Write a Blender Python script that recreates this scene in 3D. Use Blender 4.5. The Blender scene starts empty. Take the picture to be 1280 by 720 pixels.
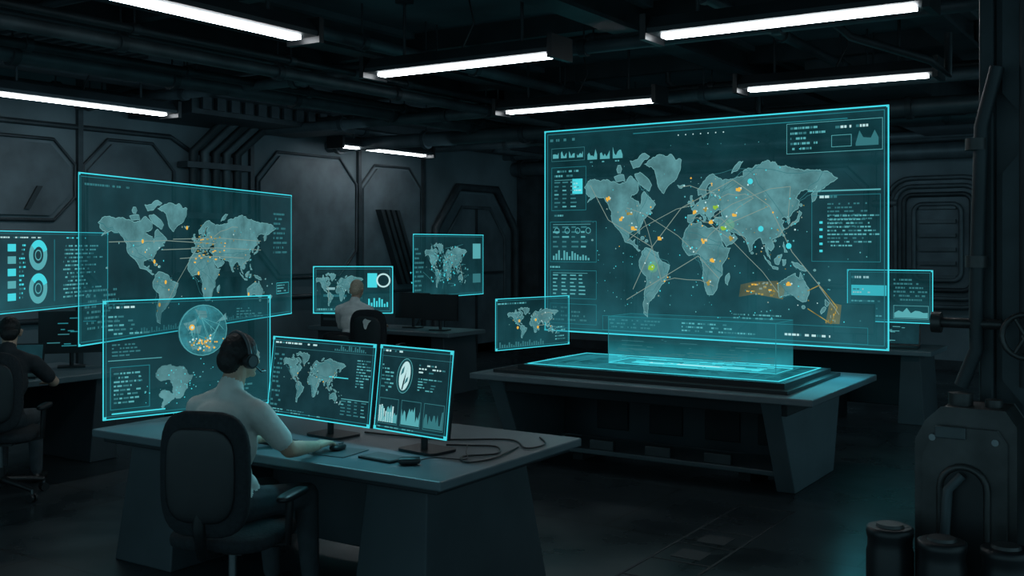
import bpy, math, random
from mathutils import Vector, Matrix
random.seed(7)
S=bpy.context.scene
S.view_settings.view_transform='Standard'
# ------------------------------------------------------------------ materials
def nt(name):
    m=bpy.data.materials.new(name); m.use_nodes=True
    t=m.node_tree; t.nodes.clear()
    o=t.nodes.new('ShaderNodeOutputMaterial')
    return m,t,o
def mat(name,col,rough=.5,metal=0,var=.25,scale=6,bump=0,spec=.5):
    m,t,o=nt(name)
    b=t.nodes.new('ShaderNodeBsdfPrincipled')
    tc=t.nodes.new('ShaderNodeTexCoord'); n=t.nodes.new('ShaderNodeTexNoise')
    n.inputs['Scale'].default_value=scale; n.inputs['Detail'].default_value=6
    t.links.new(tc.outputs['Object'],n.inputs['Vector'])
    r=t.nodes.new('ShaderNodeValToRGB')
    r.color_ramp.elements[0].position=.3; r.color_ramp.elements[1].position=.7
    r.color_ramp.elements[0].color=(*[c*(1-var) for c in col],1)
    r.color_ramp.elements[1].color=(*[min(1,c*(1+var)) for c in col],1)
    t.links.new(n.outputs['Fac'],r.inputs['Fac'])
    t.links.new(r.outputs['Color'],b.inputs['Base Color'])
    b.inputs['Roughness'].default_value=rough; b.inputs['Metallic'].default_value=metal
    b.inputs['Specular IOR Level'].default_value=spec
    if bump:
        bp=t.nodes.new('ShaderNodeBump'); bp.inputs['Strength'].default_value=bump
        bp.inputs['Distance'].default_value=.01
        t.links.new(n.outputs['Fac'],bp.inputs['Height']); t.links.new(bp.outputs['Normal'],b.inputs['Normal'])
    t.links.new(b.outputs['BSDF'],o.inputs['Surface'])
    return m
def emit(name,col,st=1.0,noise=0,scale=20):
    m,t,o=nt(name); e=t.nodes.new('ShaderNodeEmission')
    e.inputs['Color'].default_value=(*col,1); e.inputs['Strength'].default_value=st
    if noise:
        tc=t.nodes.new('ShaderNodeTexCoord'); n=t.nodes.new('ShaderNodeTexNoise')
        n.inputs['Scale'].default_value=scale; n.inputs['Detail'].default_value=10; n.inputs['Roughness'].default_value=.6
        t.links.new(tc.outputs['Object'],n.inputs['Vector'])
        mr=t.nodes.new('ShaderNodeMapRange')
        mr.inputs['From Min'].default_value=.35; mr.inputs['From Max'].default_value=.66
        mr.inputs['To Min'].default_value=st*(1-noise); mr.inputs['To Max'].default_value=st*(1+noise)
        t.links.new(n.outputs['Fac'],mr.inputs['Value']); t.links.new(mr.outputs['Result'],e.inputs['Strength'])
    t.links.new(e.outputs['Emission'],o.inputs['Surface'])
    return m
def glass(name,col,st,tint,h=1.0,lowboost=1.5,noise=.35):
    """additive hologram sheet: transparent + emission, brighter near its lower edge"""
    m,t,o=nt(name)
    e=t.nodes.new('ShaderNodeEmission'); tr=t.nodes.new('ShaderNodeBsdfTransparent'); a=t.nodes.new('ShaderNodeAddShader')
    tr.inputs['Color'].default_value=(*tint,1); e.inputs['Color'].default_value=(*col,1)
    tc=t.nodes.new('ShaderNodeTexCoord'); sp=t.nodes.new('ShaderNodeSeparateXYZ')
    t.links.new(tc.outputs['Object'],sp.inputs[0])
    mr=t.nodes.new('ShaderNodeMapRange'); mr.inputs['From Min'].default_value=0; mr.inputs['From Max'].default_value=h*.55
    mr.inputs['To Min'].default_value=st*(1+lowboost); mr.inputs['To Max'].default_value=st
    t.links.new(sp.outputs['Z'],mr.inputs['Value'])
    n=t.nodes.new('ShaderNodeTexNoise'); n.inputs['Scale'].default_value=3; n.inputs['Detail'].default_value=7
    t.links.new(tc.outputs['Object'],n.inputs['Vector'])
    m2=t.nodes.new('ShaderNodeMapRange'); m2.inputs['From Min'].default_value=.3; m2.inputs['From Max'].default_value=.7
    m2.inputs['To Min'].default_value=1-noise; m2.inputs['To Max'].default_value=1+noise
    t.links.new(n.outputs['Fac'],m2.inputs['Value'])
    mu=t.nodes.new('ShaderNodeMath'); mu.operation='MULTIPLY'
    t.links.new(mr.outputs['Result'],mu.inputs[0]); t.links.new(m2.outputs['Result'],mu.inputs[1])
    t.links.new(mu.outputs[0],e.inputs['Strength'])
    t.links.new(e.outputs[0],a.inputs[0]); t.links.new(tr.outputs[0],a.inputs[1])
    t.links.new(a.outputs[0],o.inputs['Surface'])
    return m
M={}
M['wall']=mat('wall_paint',(.125,.165,.182),.75,0,.3,1.2,.3)
M['walldk']=mat('wall_panel_dark',(.100,.130,.145),.6,.1,.3,3)
M['trim']=mat('wall_trim_metal',(.042,.055,.062),.5,.3,.3,5)
M['ceil']=mat('ceiling_dark',(.080,.104,.115),.8,0,.35,1.5)
M['pipe']=mat('pipe_metal',(.078,.100,.110),.5,.3,.3,4)
M['pipedk']=mat('pipe_dark',(.032,.042,.047),.5,.3,.3,4)
M['desk']=mat('desk_laminate',(.115,.158,.175),.38,0,.15,3)
M['deskbody']=mat('desk_body',(.046,.062,.071),.5,0,.25,2)
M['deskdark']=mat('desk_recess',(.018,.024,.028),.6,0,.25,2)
M['black']=mat('black_plastic',(.014,.016,.018),.4,0,.2,10)
M['fabric']=mat('chair_fabric',(.015,.019,.023),.85,0,.3,60,.4)
M['grey']=mat('grey_plastic',(.08,.098,.105),.45,0,.2,8)
M['chrome']=mat('brushed_steel',(.22,.24,.25),.3,.9,.1,8)
M['shirt']=mat('shirt_cotton',(.76,.78,.73),.85,0,.10,9,.8)
M['shirtw']=mat('shirt_white',(.86,.87,.84),.85,0,.1,14,.5)
M['shirtdk']=mat('vest_dark',(.03,.035,.04),.85,0,.2,14,.5)
M['pants']=mat('trousers_dark',(.05,.06,.068),.85,0,.2,14,.6)
M['skin']=mat('skin',(.56,.37,.27),.55,0,.08,10)
M['hair']=mat('hair_dark',(.012,.011,.011),.6,0,.4,60,.6)
M['hairb']=mat('hair_grey_blond',(.55,.44,.32),.6,0,.2,60,.5)
M['shoe']=mat('shoe_leather',(.014,.014,.014),.4)
M['eyew']=mat('eye_white',(.6,.6,.6),.3); M['lip']=mat('lips',(.25,.11,.09),.5)
M['rust']=mat('machine_metal',(.070,.070,.070),.42,.5,.45,5,.3)
M['paper']=mat('paper',(.35,.37,.37),.8)
M['tube']=emit('light_diffuser',(.90,.96,1),15)
M['edge']=emit('holo_edge',(.05,.62,.72),1.25)
M['edge2']=emit('holo_edge_soft',(.02,.21,.25),.95)
M['text']=emit('holo_text',(.12,.50,.54),.78)
M['textdim']=emit('holo_text_dim',(.045,.22,.25),.78)
M['white']=emit('holo_white',(.55,.85,.86),.9)
M['map']=emit('holo_land',(.085,.235,.255),1.02,.30,5)
M['mapline']=emit('holo_coast',(.20,.50,.52),.8)
M['net']=emit('holo_net',(.38,.55,.48),.55)
M['orange']=emit('holo_orange',(.90,.52,.08),.9)
M['amber']=emit('holo_amber_patch',(.42,.34,.09),.7,.4,14)
M['green']=emit('holo_green',(.35,.68,.06),.75)
M['cyan']=emit('holo_cyan',(.06,.64,.72),1.05)
M['box']=emit('holo_box_fill',(.012,.075,.09),.8,.2,6)
M['sphere']=emit('holo_sphere_fill',(.03,.18,.215),.95,.5,9)
M['pane']=glass('holo_pane',(.020,.140,.172),.23,(.50,.56,.58),1.86,1.4)
M['pane2']=glass('holo_pane_small',(.020,.135,.165),.20,(.46,.53,.55),.8,1.1)
M['patch']=glass('holo_amber_haze',(.40,.31,.08),.17,(.8,.8,.7),.5,.0,.8)
M['halo']=glass('holo_green_halo',(.25,.70,.08),.13,(.9,.95,.9),2,.0,.2)
M['beam']=glass('holo_beam',(.05,.55,.65),.05,(.93,.96,.97),.35,3.5)
M['scr']=emit('screen_dark',(.009,.040,.051),.85,.25,5)
M['slabglow']=emit('slab_glow',(.015,.16,.195),.9,.5,4)
# floor
def floor_mat():
    m,t,o=nt('floor_panels'); b=t.nodes.new('ShaderNodeBsdfPrincipled')
    tc=t.nodes.new('ShaderNodeTexCoord')
    br=t.nodes.new('ShaderNodeTexBrick'); br.offset=0.5
    br.inputs['Scale'].default_value=1; br.inputs['Brick Width'].default_value=1.6; br.inputs['Row Height'].default_value=1.2
    br.inputs['Mortar Size'].default_value=.008
    br.inputs['Color1'].default_value=(.036,.053,.060,1); br.inputs['Color2'].default_value=(.028,.042,.049,1); br.inputs['Mortar'].default_value=(.006,.008,.009,1)
    n=t.nodes.new('ShaderNodeTexNoise'); n.inputs['Scale'].default_value=1.6; n.inputs['Detail'].default_value=9
    t.links.new(tc.outputs['Object'],br.inputs['Vector']); t.links.new(tc.outputs['Object'],n.inputs['Vector'])
    mx=t.nodes.new('ShaderNodeMix'); mx.data_type='RGBA'; mx.blend_type='MULTIPLY'; mx.inputs['Factor'].default_value=.7
    t.links.new(br.outputs['Color'],mx.inputs[6]); t.links.new(n.outputs['Fac'],mx.inputs[7])
    t.links.new(mx.outputs[2],b.inputs['Base Color'])
    mr=t.nodes.new('ShaderNodeMapRange'); mr.inputs['From Min'].default_value=.3; mr.inputs['From Max'].default_value=.7; mr.inputs['To Min'].default_value=.20; mr.inputs['To Max'].default_value=.42
    t.links.new(n.outputs['Fac'],mr.inputs['Value']); t.links.new(mr.outputs['Result'],b.inputs['Roughness'])
    t.links.new(b.outputs[0],o.inputs['Surface']); return m
M['floor']=floor_mat()
# ------------------------------------------------------------------ mesh builder
def link(o,parent=None):
    S.collection.objects.link(o)
    if parent: o.parent=parent
    return o
def empty(name,loc=(0,0,0),rz=0):
    e=bpy.data.objects.new(name,None); e.location=loc; e.rotation_euler=(0,0,rz); e.empty_display_size=.2
    return link(e)
class MB:
    def __init__(s): s.v=[];s.f=[];s.m=[];s.mats=[];s.sm=[]
    def mi(s,k):
        if k not in s.mats: s.mats.append(k)
        return s.mats.index(k)
    def add(s,vs,fs,k,smooth=False):
        b=len(s.v); s.v+= [tuple(x) for x in vs]; i=s.mi(k)
        for f in fs: s.f.append([b+a for a in f]); s.m.append(i); s.sm.append(smooth)
    def hexa(s,p,k):  # p: 4 bottom ccw, 4 top ccw
        s.add(p,[(3,2,1,0),(4,5,6,7),(0,1,5,4),(1,2,6,5),(2,3,7,6),(3,0,4,7)],k)
    def box(s,x0,x1,y0,y1,z0,z1,k):
        s.hexa([(x0,y0,z0),(x1,y0,z0),(x1,y1,z0),(x0,y1,z0),(x0,y0,z1),(x1,y0,z1),(x1,y1,z1),(x0,y1,z1)],k)
    def prism(s,poly,axis,a,b,k):
        """poly 2D extruded along axis between a and b"""
        def mk(p,t):
            return {'x':(t,p[0],p[1]),'y':(p[0],t,p[1]),'z':(p[0],p[1],t)}[axis]
        n=len(poly); vs=[mk(p,a) for p in poly]+[mk(p,b) for p in poly]
        fs=[tuple(range(n)),tuple(range(2*n-1,n-1,-1))]+[(i,(i+1)%n,n+(i+1)%n,n+i) for i in range(n)]
        s.add(vs,fs,k)
    def sweep(s,pts,r,k,n=10,closed=False,cap=True):
        pts=[Vector(p) for p in pts]; rs=r if isinstance(r,(list,tuple)) else [r]*len(pts)
        vs=[];N=len(pts); up=None
        for i,p in enumerate(pts):
            if closed: t=(pts[(i+1)%N]-pts[i-1])
            else: t=(pts[min(i+1,N-1)]-pts[max(i-1,0)])
            t.normalize()
            if up is None:
                up=Vector((0,0,1)) if abs(t.z)<.9 else Vector((1,0,0))
            up=(up-t*up.dot(t)); up.normalize(); sd=t.cross(up)
            for j in range(n):
                a=2*math.pi*j/n; vs.append(p+(up*math.cos(a)+sd*math.sin(a))*rs[i])
        fs=[]
        for i in range(N if closed else N-1):
            for j in range(n):
                a=i*n+j; b=i*n+(j+1)%n; c=((i+1)%N)*n+(j+1)%n; d=((i+1)%N)*n+j; fs.append((a,b,c,d))
        s.add(vs,fs,k,True)
        if cap and not closed:
            s.add(vs[:n],[tuple(range(n-1,-1,-1))],k); s.add(vs[-n:],[tuple(range(n))],k)
    def cyl(s,p,q,r,k,n=16,r2=None): s.sweep([p,q],[r,r if r2 is None else r2],k,n)
    def ell(s,c,r,k,nu=20,nv=12):
        vs=[];fs=[]
        for i in range(nv+1):
            th=math.pi*i/nv
            for j in range(nu):
                ph=2*math.pi*j/nu
                vs.append((c[0]+r[0]*math.sin(th)*math.cos(ph),c[1]+r[1]*math.sin(th)*math.sin(ph),c[2]+r[2]*math.cos(th)))
        for i in range(nv):
            for j in range(nu):
                fs.append((i*nu+j,(i+1)*nu+j,(i+1)*nu+(j+1)%nu,i*nu+(j+1)%nu))
        s.add(vs,fs,k,True)
    def rbox(s,c,size,k,e=4,nu=28,nv=14,bend=0):
        """superellipsoid cushion"""
        vs=[];fs=[]
        sg=lambda x,p:math.copysign(abs(x)**p,x)
        for i in range(nv+1):
            th=-math.pi/2+math.pi*i/nv
            for j in range(nu):
                ph=2*math.pi*j/nu
                x=sg(math.cos(th),2/e)*sg(math.cos(ph),2/e)*size[0]/2; y=sg(math.cos(th),2/e)*sg(math.sin(ph),2/e)*size[1]/2; z=sg(math.sin(th),2/e)*size[2]/2
                y+=bend*x*x
                vs.append((c[0]+x,c[1]+y,c[2]+z))
        for i in range(nv):
            for j in range(nu): fs.append((i*nu+j,i*nu+(j+1)%nu,(i+1)*nu+(j+1)%nu,(i+1)*nu+j))
        s.add(vs,fs,k,True)
    def obj(s,name,loc=(0,0,0),rz=0,parent=None,bevel=0):
        me=bpy.data.meshes.new(name); me.from_pydata(s.v,[],s.f); me.update()
        for k in s.mats: me.materials.append(M[k])
        me.polygons.foreach_set('material_index',s.m); me.polygons.foreach_set('use_smooth',s.sm)
        o=bpy.data.objects.new(name,me); o.location=loc; o.rotation_euler=(0,0,rz); link(o,parent)
        if bevel:
            b=o.modifiers.new('bevel','BEVEL'); b.width=bevel; b.segments=2; b.limit_method='ANGLE'; b.angle_limit=math.radians(50)
        return o
# ------------------------------------------------------------------ room shell
XL,XR,YN,YB,ZC=-10.1,3.2,-1.5,16.1,3.65
b=MB(); b.box(XL-.2,XR,YN,YB+.2,-.1,0,'floor'); b.obj('floor')
b=MB(); b.box(XL-.2,XR,YN,YB+.2,ZC,ZC+.1,'ceil'); b.obj('ceiling')
b=MB(); b.box(XL-.2,XL,YN,YB+.2,0,ZC,'wall'); b.obj('wall_left')
b=MB(); b.box(XL,XR,YB,YB+.2,0,ZC,'wall'); b.obj('wall_back')
b=MB(); b.box(XL,XL+.03,YN,YB,0,.14,'trim'); b.obj('baseboard_left')
b=MB(); b.box(XL+.03,XR,YB-.03,YB,0,.14,'trim'); b.obj('baseboard_back')
# left wall relief
b=MB(); x=XL
def wl(pts,r=.022,k='trim',closed=False):
    b.sweep([(XL+.02,p[0],p[1]) for p in pts],r,k,6,closed)
def octo(y0,y1,z0,z1,c):
    return [(y0+c,z0),(y1-c,z0),(y1,z0+c),(y1,z1-c),(y1-c,z1),(y0+c,z1),(y0,z1-c),(y0,z0+c)]
for (y0,y1,z0,z1,c) in [(5.2,6.9,2.1,2.85,.25),(7.1,8.2,1.2,2.9,.3),(9.6,11.4,1.4,2.95,.35),(11.6,12.9,.4,2.9,.3),(3.0,4.9,1.3,2.9,.3)]:
    b.prism(octo(y0,y1,z0,z1,c),'x',XL,XL+.035,'walldk'); wl(octo(y0-.05,y1+.05,z0-.05,z1+.05,c),.018,closed=True)
for y,z in [(5.75,2.5),(6.35,2.28),(4.2,2.4)]:
    b.hexa([(XL,y,z-.12),(XL+.06,y,z-.12),(XL+.06,y+.06,z-.12),(XL,y+.06,z-.12),(XL,y+.14,z+.12),(XL+.06,y+.14,z+.12),(XL+.06,y+.2,z+.12),(XL,y+.2,z+.12)],'pipedk')
wl([(2,1.0),(7.0,1.0),(7.3,.8),(9,.8),(9.3,1.1),(13,1.1)],.03)
wl([(2,3.05),(8.2,3.05),(8.5,2.9),(9.2,2.9)],.03)
for y in (5.0,7.0,9.45,11.5,13.0): b.box(XL,XL+.05,y-.03,y+.03,.14,ZC,'trim')
b.obj('trim_1')
# octagonal doorway on left wall
b=MB()
oc=[(13.35,.0),(15.45,.0),(15.45,2.0),(14.9,2.62),(13.9,2.62),(13.35,2.0)]
b.prism(oc,'x',XL+.001,XL+.03,'walldk')
oo=[(13.25,.0),(13.25,2.05),(13.85,2.72),(14.95,2.72),(15.55,2.05),(15.55,0)]
b.sweep([(XL+.075,*p) for p in oo],.07,'trim',6)
o2=[(13.55,.0),(13.55,1.9),(14.0,2.4),(14.8,2.4),(15.25,1.9),(15.25,0)]
b.sweep([(XL+.04,*p) for p in o2],.03,'pipe',6)
b.box(XL+.03,XL+.06,14.38,14.42,0,2.4,'pipedk'); b.box(XL+.03,XL+.06,13.6,15.2,1.3,1.34,'pipedk')
b.obj('door_1')
# back wall relief
b=MB()
def wb(pts,r=.02,k='trim',closed=False): b.sweep([(p[0],YB-.02,p[1]) for p in pts],r,k,6,closed)
for (x0,x1,z0,z1,c) in [(-9.6,-8.2,.4,2.9,.25),(-7.9,-6.0,.4,2.9,.3),(-5.8,-4.2,1.2,2.9,.3)]:
    b.prism(octo(x0,x1,z0,z1,c),'y',YB-.03,YB,'walldk'); wb(octo(x0-.06,x1+.06,z0-.06,z1+.06,c),.016,closed=True)
for x in (-8.05,-5.9,-4.05,-2.2,-.5): b.box(x-.04,x+.04,YB-.06,YB,.14,ZC,'trim')
b.box(XL+.02,XL+.45,YB-.4,YB,.0,ZC,'trim')
for i,z in enumerate((2.15,1.95,1.5)): b.box(-9.0,-8.8,YB-.05,YB,z,z+.06,'paper' if i<2 else 'pipe')
b.obj('trim_2')
b=MB()   # nested pipe frames on back wall (right)
def rr(x0,x1,z0,z1,r,n=6):
    P=[]
    for cx,cz,a0 in ((x1-r,z1-r,0),(x0+r,z1-r,90),(x0+r,z0+r,180),(x1-r,z0+r,270)):
        for i in range(n+1):
            a=math.radians(a0+90*i/n); P.append((cx+r*math.cos(a),cz+r*math.sin(a)))
    return P
b.prism(rr(-3.85,-2.45,.9,2.75,.3),'y',YB-.05,YB,'walldk')
for d,k in ((0,'pipe'),(.12,'pipe'),(.24,'pipedk'),(.38,'pipe')):
    b.sweep([(p[0],YB-.09,p[1]) for p in rr(-3.85+d,-2.45-d,.9+d,2.75-d,max(.12,.35-d))],.035,k,8,True)
for z in (1.3,1.5,1.7,1.9,2.1,2.3): b.box(-3.4,-2.9,YB-.1,YB-.04,z,z+.05,'pipe')
for z in (1.2,2.4): b.cyl((-4.05,YB-.1,z),(-3.7,YB-.1,z),.05,'pipe')
b.obj('wall_conduit_frame')
b=MB()   # conduits down the wall
for i in range(5):
    y=8.45+i*.17
    b.sweep([(XL+.9,y+.2,ZC-.12),(XL+.5,y+.15,3.25),(XL+.12,y,2.9),(XL+.12,y,.8+.1*i)],.055,'pipe' if i%2 else 'pipedk',10)
for z in (2.7,2.1,1.4): b.box(XL+.02,XL+.2,8.3,9.3,z,z+.07,'trim')
b.obj('wall_conduit_bundle')
b=MB()
for i in range(4): b.hexa([(XL,12.35+i*.12,1.2),(XL+.14,12.35+i*.12,1.2),(XL+.14,12.42+i*.12,1.2),(XL,12.42+i*.12,1.2),(XL,11.85+i*.12,2.3),(XL+.14,11.85+i*.12,2.3),(XL+.14,11.92+i*.12,2.3),(XL,11.92+i*.12,2.3)],'pipedk')
b.obj('wall_cable_rack')
# ------------------------------------------------------------------ ceiling services
b=MB()
for x in (-8.9,-6.9,-5.9,-3.6,-1.6,.6):
    b.box(x-.11,x+.11,YN,YB,ZC-.05,ZC,'ceil'); b.box(x-.03,x+.03,YN,YB,ZC-.24,ZC-.05,'pipedk'); b.box(x-.11,x+.11,YN,YB,ZC-.27,ZC-.24,'trim')
for y in (2.5,5.2,7.4,9.6,11.8,14.0):
    b.box(XL,XR,y-.05,y+.05,ZC-.16,ZC,'pipedk')
b.obj('ceiling_beams')
b=MB()
def pipe(p,q,r,k='pipe',step=1.5):
    b.cyl(p,q,r,k,12); p=Vector(p); q=Vector(q); L=(q-p).length; d=(q-p)/L; n=int(L/step)
    for i in range(n+1):
        c=p+d*(i*step+.2)
        if (c-p).length<L-.05:
            b.cyl(c-d*.03,c+d*.03,r*1.35,'trim',12); b.cyl(c,(c.x,c.y,ZC),.008,'pipedk',6)
for x,z,r in ((-7.6,3.25,.07),(-7.4,3.3,.04),(-6.3,3.2,.05),(-6.15,3.28,.03),(-9.3,3.3,.06),(-5.4,3.35,.05),(-2.6,3.35,.04)):
    pipe((x,YN,z),(x,YB,z),r,'pipe' if r>.045 else 'pipedk')
for y,z,r in ((7.0,3.28,.05),(7.15,3.38,.03),(9.3,3.2,.06),(9.5,3.3,.035),(10.9,3.15,.09),(12.8,3.25,.07),(15.6,3.1,.12),(15.3,3.3,.06),(4.3,3.42,.03)):
    pipe((XL,y,z),(XR,y,z),r,'pipe' if r>.045 else 'pipedk')
for x0,y0 in ((-2.2,7.4),(-4.4,9.6),(-1.5,9.2)):
    b.sweep([(x0,y0,ZC),(x0,y0,3.4),(x0+.15,y0+.1,3.25),(x0+.6,y0+.5,3.1),(x0+.7,y0+.6,3.0),(x0+.7,y0+.6,3.3)],.03,'pipedk',8)
b.box(-10.05,-9.0,7.6,10.2,3.2,3.6,'pipedk'); b.box(-9.9,-9.1,10.2,15.2,3.3,3.6,'trim')  # air ducts, built into the same mesh as the pipes
for i in range(12): b.box(-8.98,-8.94,7.7+i*.2,7.82+i*.2,3.25,3.55,'trim')
b.box(-3.1,-2.2,9.8,15,3.25,3.6,'trim'); b.box(-6.6,-5.9,10,12.6,3.2,3.6,'pipedk')
b.obj('ceiling_pipes_ducts')
b=MB()   # slatted ceiling tray, left
for i in range(34):
    y=1.6+i*.13; b.box(-8.7,-7.1,y,y+.05,3.42,3.5,'pipe')
b.box(-8.75,-8.68,1.5,6.1,3.36,3.56,'trim'); b.box(-7.12,-7.05,1.5,6.1,3.36,3.56,'trim')
b.obj('ceiling_slat_tray')
# light fixtures
def fixture(cx,cy,L,along):
    b=MB(); h=L/2
    prof=[(-.13,.0),(-.13,.03),(-.06,.11),(.06,.11),(.13,.03),(.13,.0)]
    b.prism([(p[0],p[1]) for p in prof],'x',-h-.06,h+.06,'pipedk')
    b.box(-h,h,-.042,.042,-.021,.0,'tube')
    b.box(-h-.10,-h-.06,-.14,.14,-.04,.12,'black'); b.box(h+.06,h+.10,-.14,.14,-.04,.12,'black')
    for sx in (-h*.7,h*.7):
        b.cyl((sx,0,.1),(sx,0,ZC-3.1),.012,'pipedk',8); b.box(sx-.05,sx+.05,-.05,.05,ZC-3.12-.02,ZC-3.1,'pipedk')
    b.sweep([(0,0,.1),(.1,.02,.3),(.05,0,ZC-3.1)],.008,'black',6)
    b.obj('ceiling_light_fixture',(cx,cy,3.1),0 if along=='x' else math.pi/2)
for f in ((-2.05,6.05,1.5,'x'),(-4.5,6.25,1.5,'x'),(-4.93,8.72,1.55,'x'),(-2.46,8.55,1.42,'x'),(-4.75,4.03,1.6,'y'),(-8.67,6.05,1.85,'y'),(-9.53,11.4,1.8,'y')): fixture(*f)
# ------------------------------------------------------------------ world map data
NA=[(-168,66),(-162,70),(-150,71),(-140,70),(-128,70),(-115,68),(-108,68),(-95,72),(-88,70),(-82,68),(-82,63),(-92,60),(-94,58),(-88,56),(-82,55),(-80,51),(-78,55),(-77,60),(-73,62),(-68,59),(-62,56),(-56,52),(-60,49),(-65,48),(-61,45),(-67,44),(-70,42),(-74,40),(-76,36),(-81,31),(-80,26),(-82,27),(-84,30),(-90,29),(-97,27),(-97,21),(-91,18),(-87,21),(-88,16),(-83,14),(-83,10),(-79,9),(-82,8),(-87,12),(-94,16),(-103,18),(-106,23),(-112,30),(-117,33),(-121,36),(-124,41),(-124,47),(-130,54),(-137,59),(-148,60),(-155,58),(-163,55),(-157,59),(-165,62),(-165,65)]
GR=[(-73,78),(-60,81),(-35,82),(-18,79),(-20,74),(-26,69),(-38,65),(-44,60),(-50,63),(-54,69),(-58,75)]
SA=[(-77,8),(-72,12),(-62,10),(-52,5),(-50,0),(-44,-3),(-35,-6),(-39,-15),(-41,-22),(-48,-27),(-54,-34),(-58,-38),(-65,-42),(-68,-50),(-68,-55),(-74,-52),(-75,-45),(-73,-37),(-71,-28),(-70,-18),(-76,-14),(-81,-6),(-80,0),(-77,4)]
AF=[(-6,35),(10,37),(11,34),(20,31),(32,31),(35,27),(39,18),(43,12),(51,12),(47,4),(40,-4),(40,-14),(35,-20),(33,-27),(27,-34),(19,-34),(15,-27),(12,-17),(13,-8),(9,0),(9,4),(4,6),(-8,4),(-13,9),(-17,14),(-17,21),(-13,28),(-9,32)]
EU=[(-9,37),(-9,43),(-2,43),(-1,46),(-4,48),(2,51),(8,54),(9,57),(11,54),(20,55),(23,59),(29,60),(22,60),(21,63),(25,65),(22,66),(17,62),(18,59),(13,56),(11,59),(6,58),(5,62),(12,66),(20,70),(28,71),(40,67),(44,68),(54,68),(60,69),(68,69),(68,72),(73,73),(80,73),(88,75),(100,77),(110,76),(113,74),(127,73),(140,72),(155,71),(170,70),(180,69),(188,66),(178,63),(170,60),(163,58),(162,54),(157,51),(156,57),(163,62),(155,59),(143,59),(136,54),(141,52),(140,47),(132,43),(128,40),(129,35),(126,35),(125,39),(121,40),(118,38),(122,37),(119,34),(122,30),(118,24),(110,21),(106,20),(109,13),(105,9),(100,13),(101,7),(104,1),(100,5),(98,9),(98,16),(94,16),(91,22),(87,21),(80,15),(80,10),(77,8),(73,16),(72,21),(67,24),(61,25),(57,27),(51,28),(48,30),(52,24),(56,26),(60,22),(55,17),(45,13),(42,17),(39,21),(35,28),(35,32),(36,36),(30,36),(27,38),(30,41),(40,41),(38,47),(32,46),(28,44),(28,42),(23,40),(23,37),(19,41),(13,45),(17,41),(16,38),(12,42),(9,44),(3,43),(0,40),(-2,37),(-6,36)]
AU=[(114,-22),(122,-18),(129,-15),(136,-12),(136,-15),(140,-17),(142,-11),(146,-18),(153,-26),(153,-31),(150,-37),(145,-38),(139,-36),(136,-34),(131,-32),(124,-33),(116,-35),(114,-29)]
ISL=[[(-80,74),(-70,71),(-62,66),(-66,62),(-75,65),(-85,70),(-88,73)],[(-120,72),(-105,73),(-103,69),(-116,69)],[(-90,76),(-80,77),(-65,81.5),(-80,82),(-95,80)],
[(49,-13),(50,-16),(47,-25),(44,-23),(44,-17)],[(-5,50),(1,51),(0,53),(-3,56),(-2,58),(-5,58),(-5,55),(-3,53)],[(-24,65.5),(-14,65.5),(-18,63.2),(-22,64)],
[(130,32),(135,34),(140,36),(141,40),(144,43),(141,45),(140,42),(138,38),(132,35)],[(95,5),(104,-2),(106,-6),(100,-1)],[(109,1),(114,5),(119,6),(117,0),(115,-4),(110,-3)],
[(131,-1),(138,-2),(147,-6),(150,-10),(142,-9),(138,-7),(133,-4)],[(121,18),(122,14),(126,8),(122,8),(120,14)],[(173,-35),(178,-38),(175,-41),(173,-40)],[(172,-41),(174,-42),(168,-47),(167,-45)],[(52,71),(60,76),(68,77),(57,72)],[(106,-6),(114,-7),(114,-9),(107,-8)],[(119,1),(124,1),(122,-5),(120,-5)]]
rc=random.Random(3)
def rough(P,depth=3,amp=.14):
    """midpoint displacement so every coast reads as a natural, irregular shoreline"""
    for _ in range(depth):
        out=[]
        for i in range(len(P)):
            a=P[i]; c=P[(i+1)%len(P)]; dx,dy=c[0]-a[0],c[1]-a[1]; L=min(math.hypot(dx,dy),14); n=math.hypot(dx,dy)+1e-6
            k=rc.uniform(-amp,amp)*L; out.append(a); out.append(((a[0]+c[0])/2-dy/n*k,(a[1]+c[1])/2+dx/n*k*.7))
        P=out
    return P
COAST=[rough(P) for P in (NA,GR,SA,AF,EU,AU)]+[rough(P,2) for P in ISL]
for (x,y,r) in ((-112,76,4),(-72,-52,2),(-76,22,3),(-70,19,2.5),(9,40,1.6),(14,37.5,1.8),(24,35,1.5),(33,35,1.3),(80,7,1.8),(110,19,1.8),(121,24,1.6),(146,-42,2.4),(143,49,1.8),(-155,20,1.5),(165,-21,1.4),(160,-9,1.6),(178,-18,1.3),(-6.5,53,2.4)):
    COAST.append(rough([(x+r*math.cos(a),y+r*.6*math.sin(a)) for a in [i*math.pi/3 for i in range(6)]],1))
def mil(lat): return 1.25*math.log(math.tan(math.pi/4+.4*math.radians(max(-85,min(85,lat)))))
Y0,Y1=mil(-56),mil(82)
def ll(lon,lat): return ((lon+170)/360,(mil(lat)-Y0)/(Y1-Y0))
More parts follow.
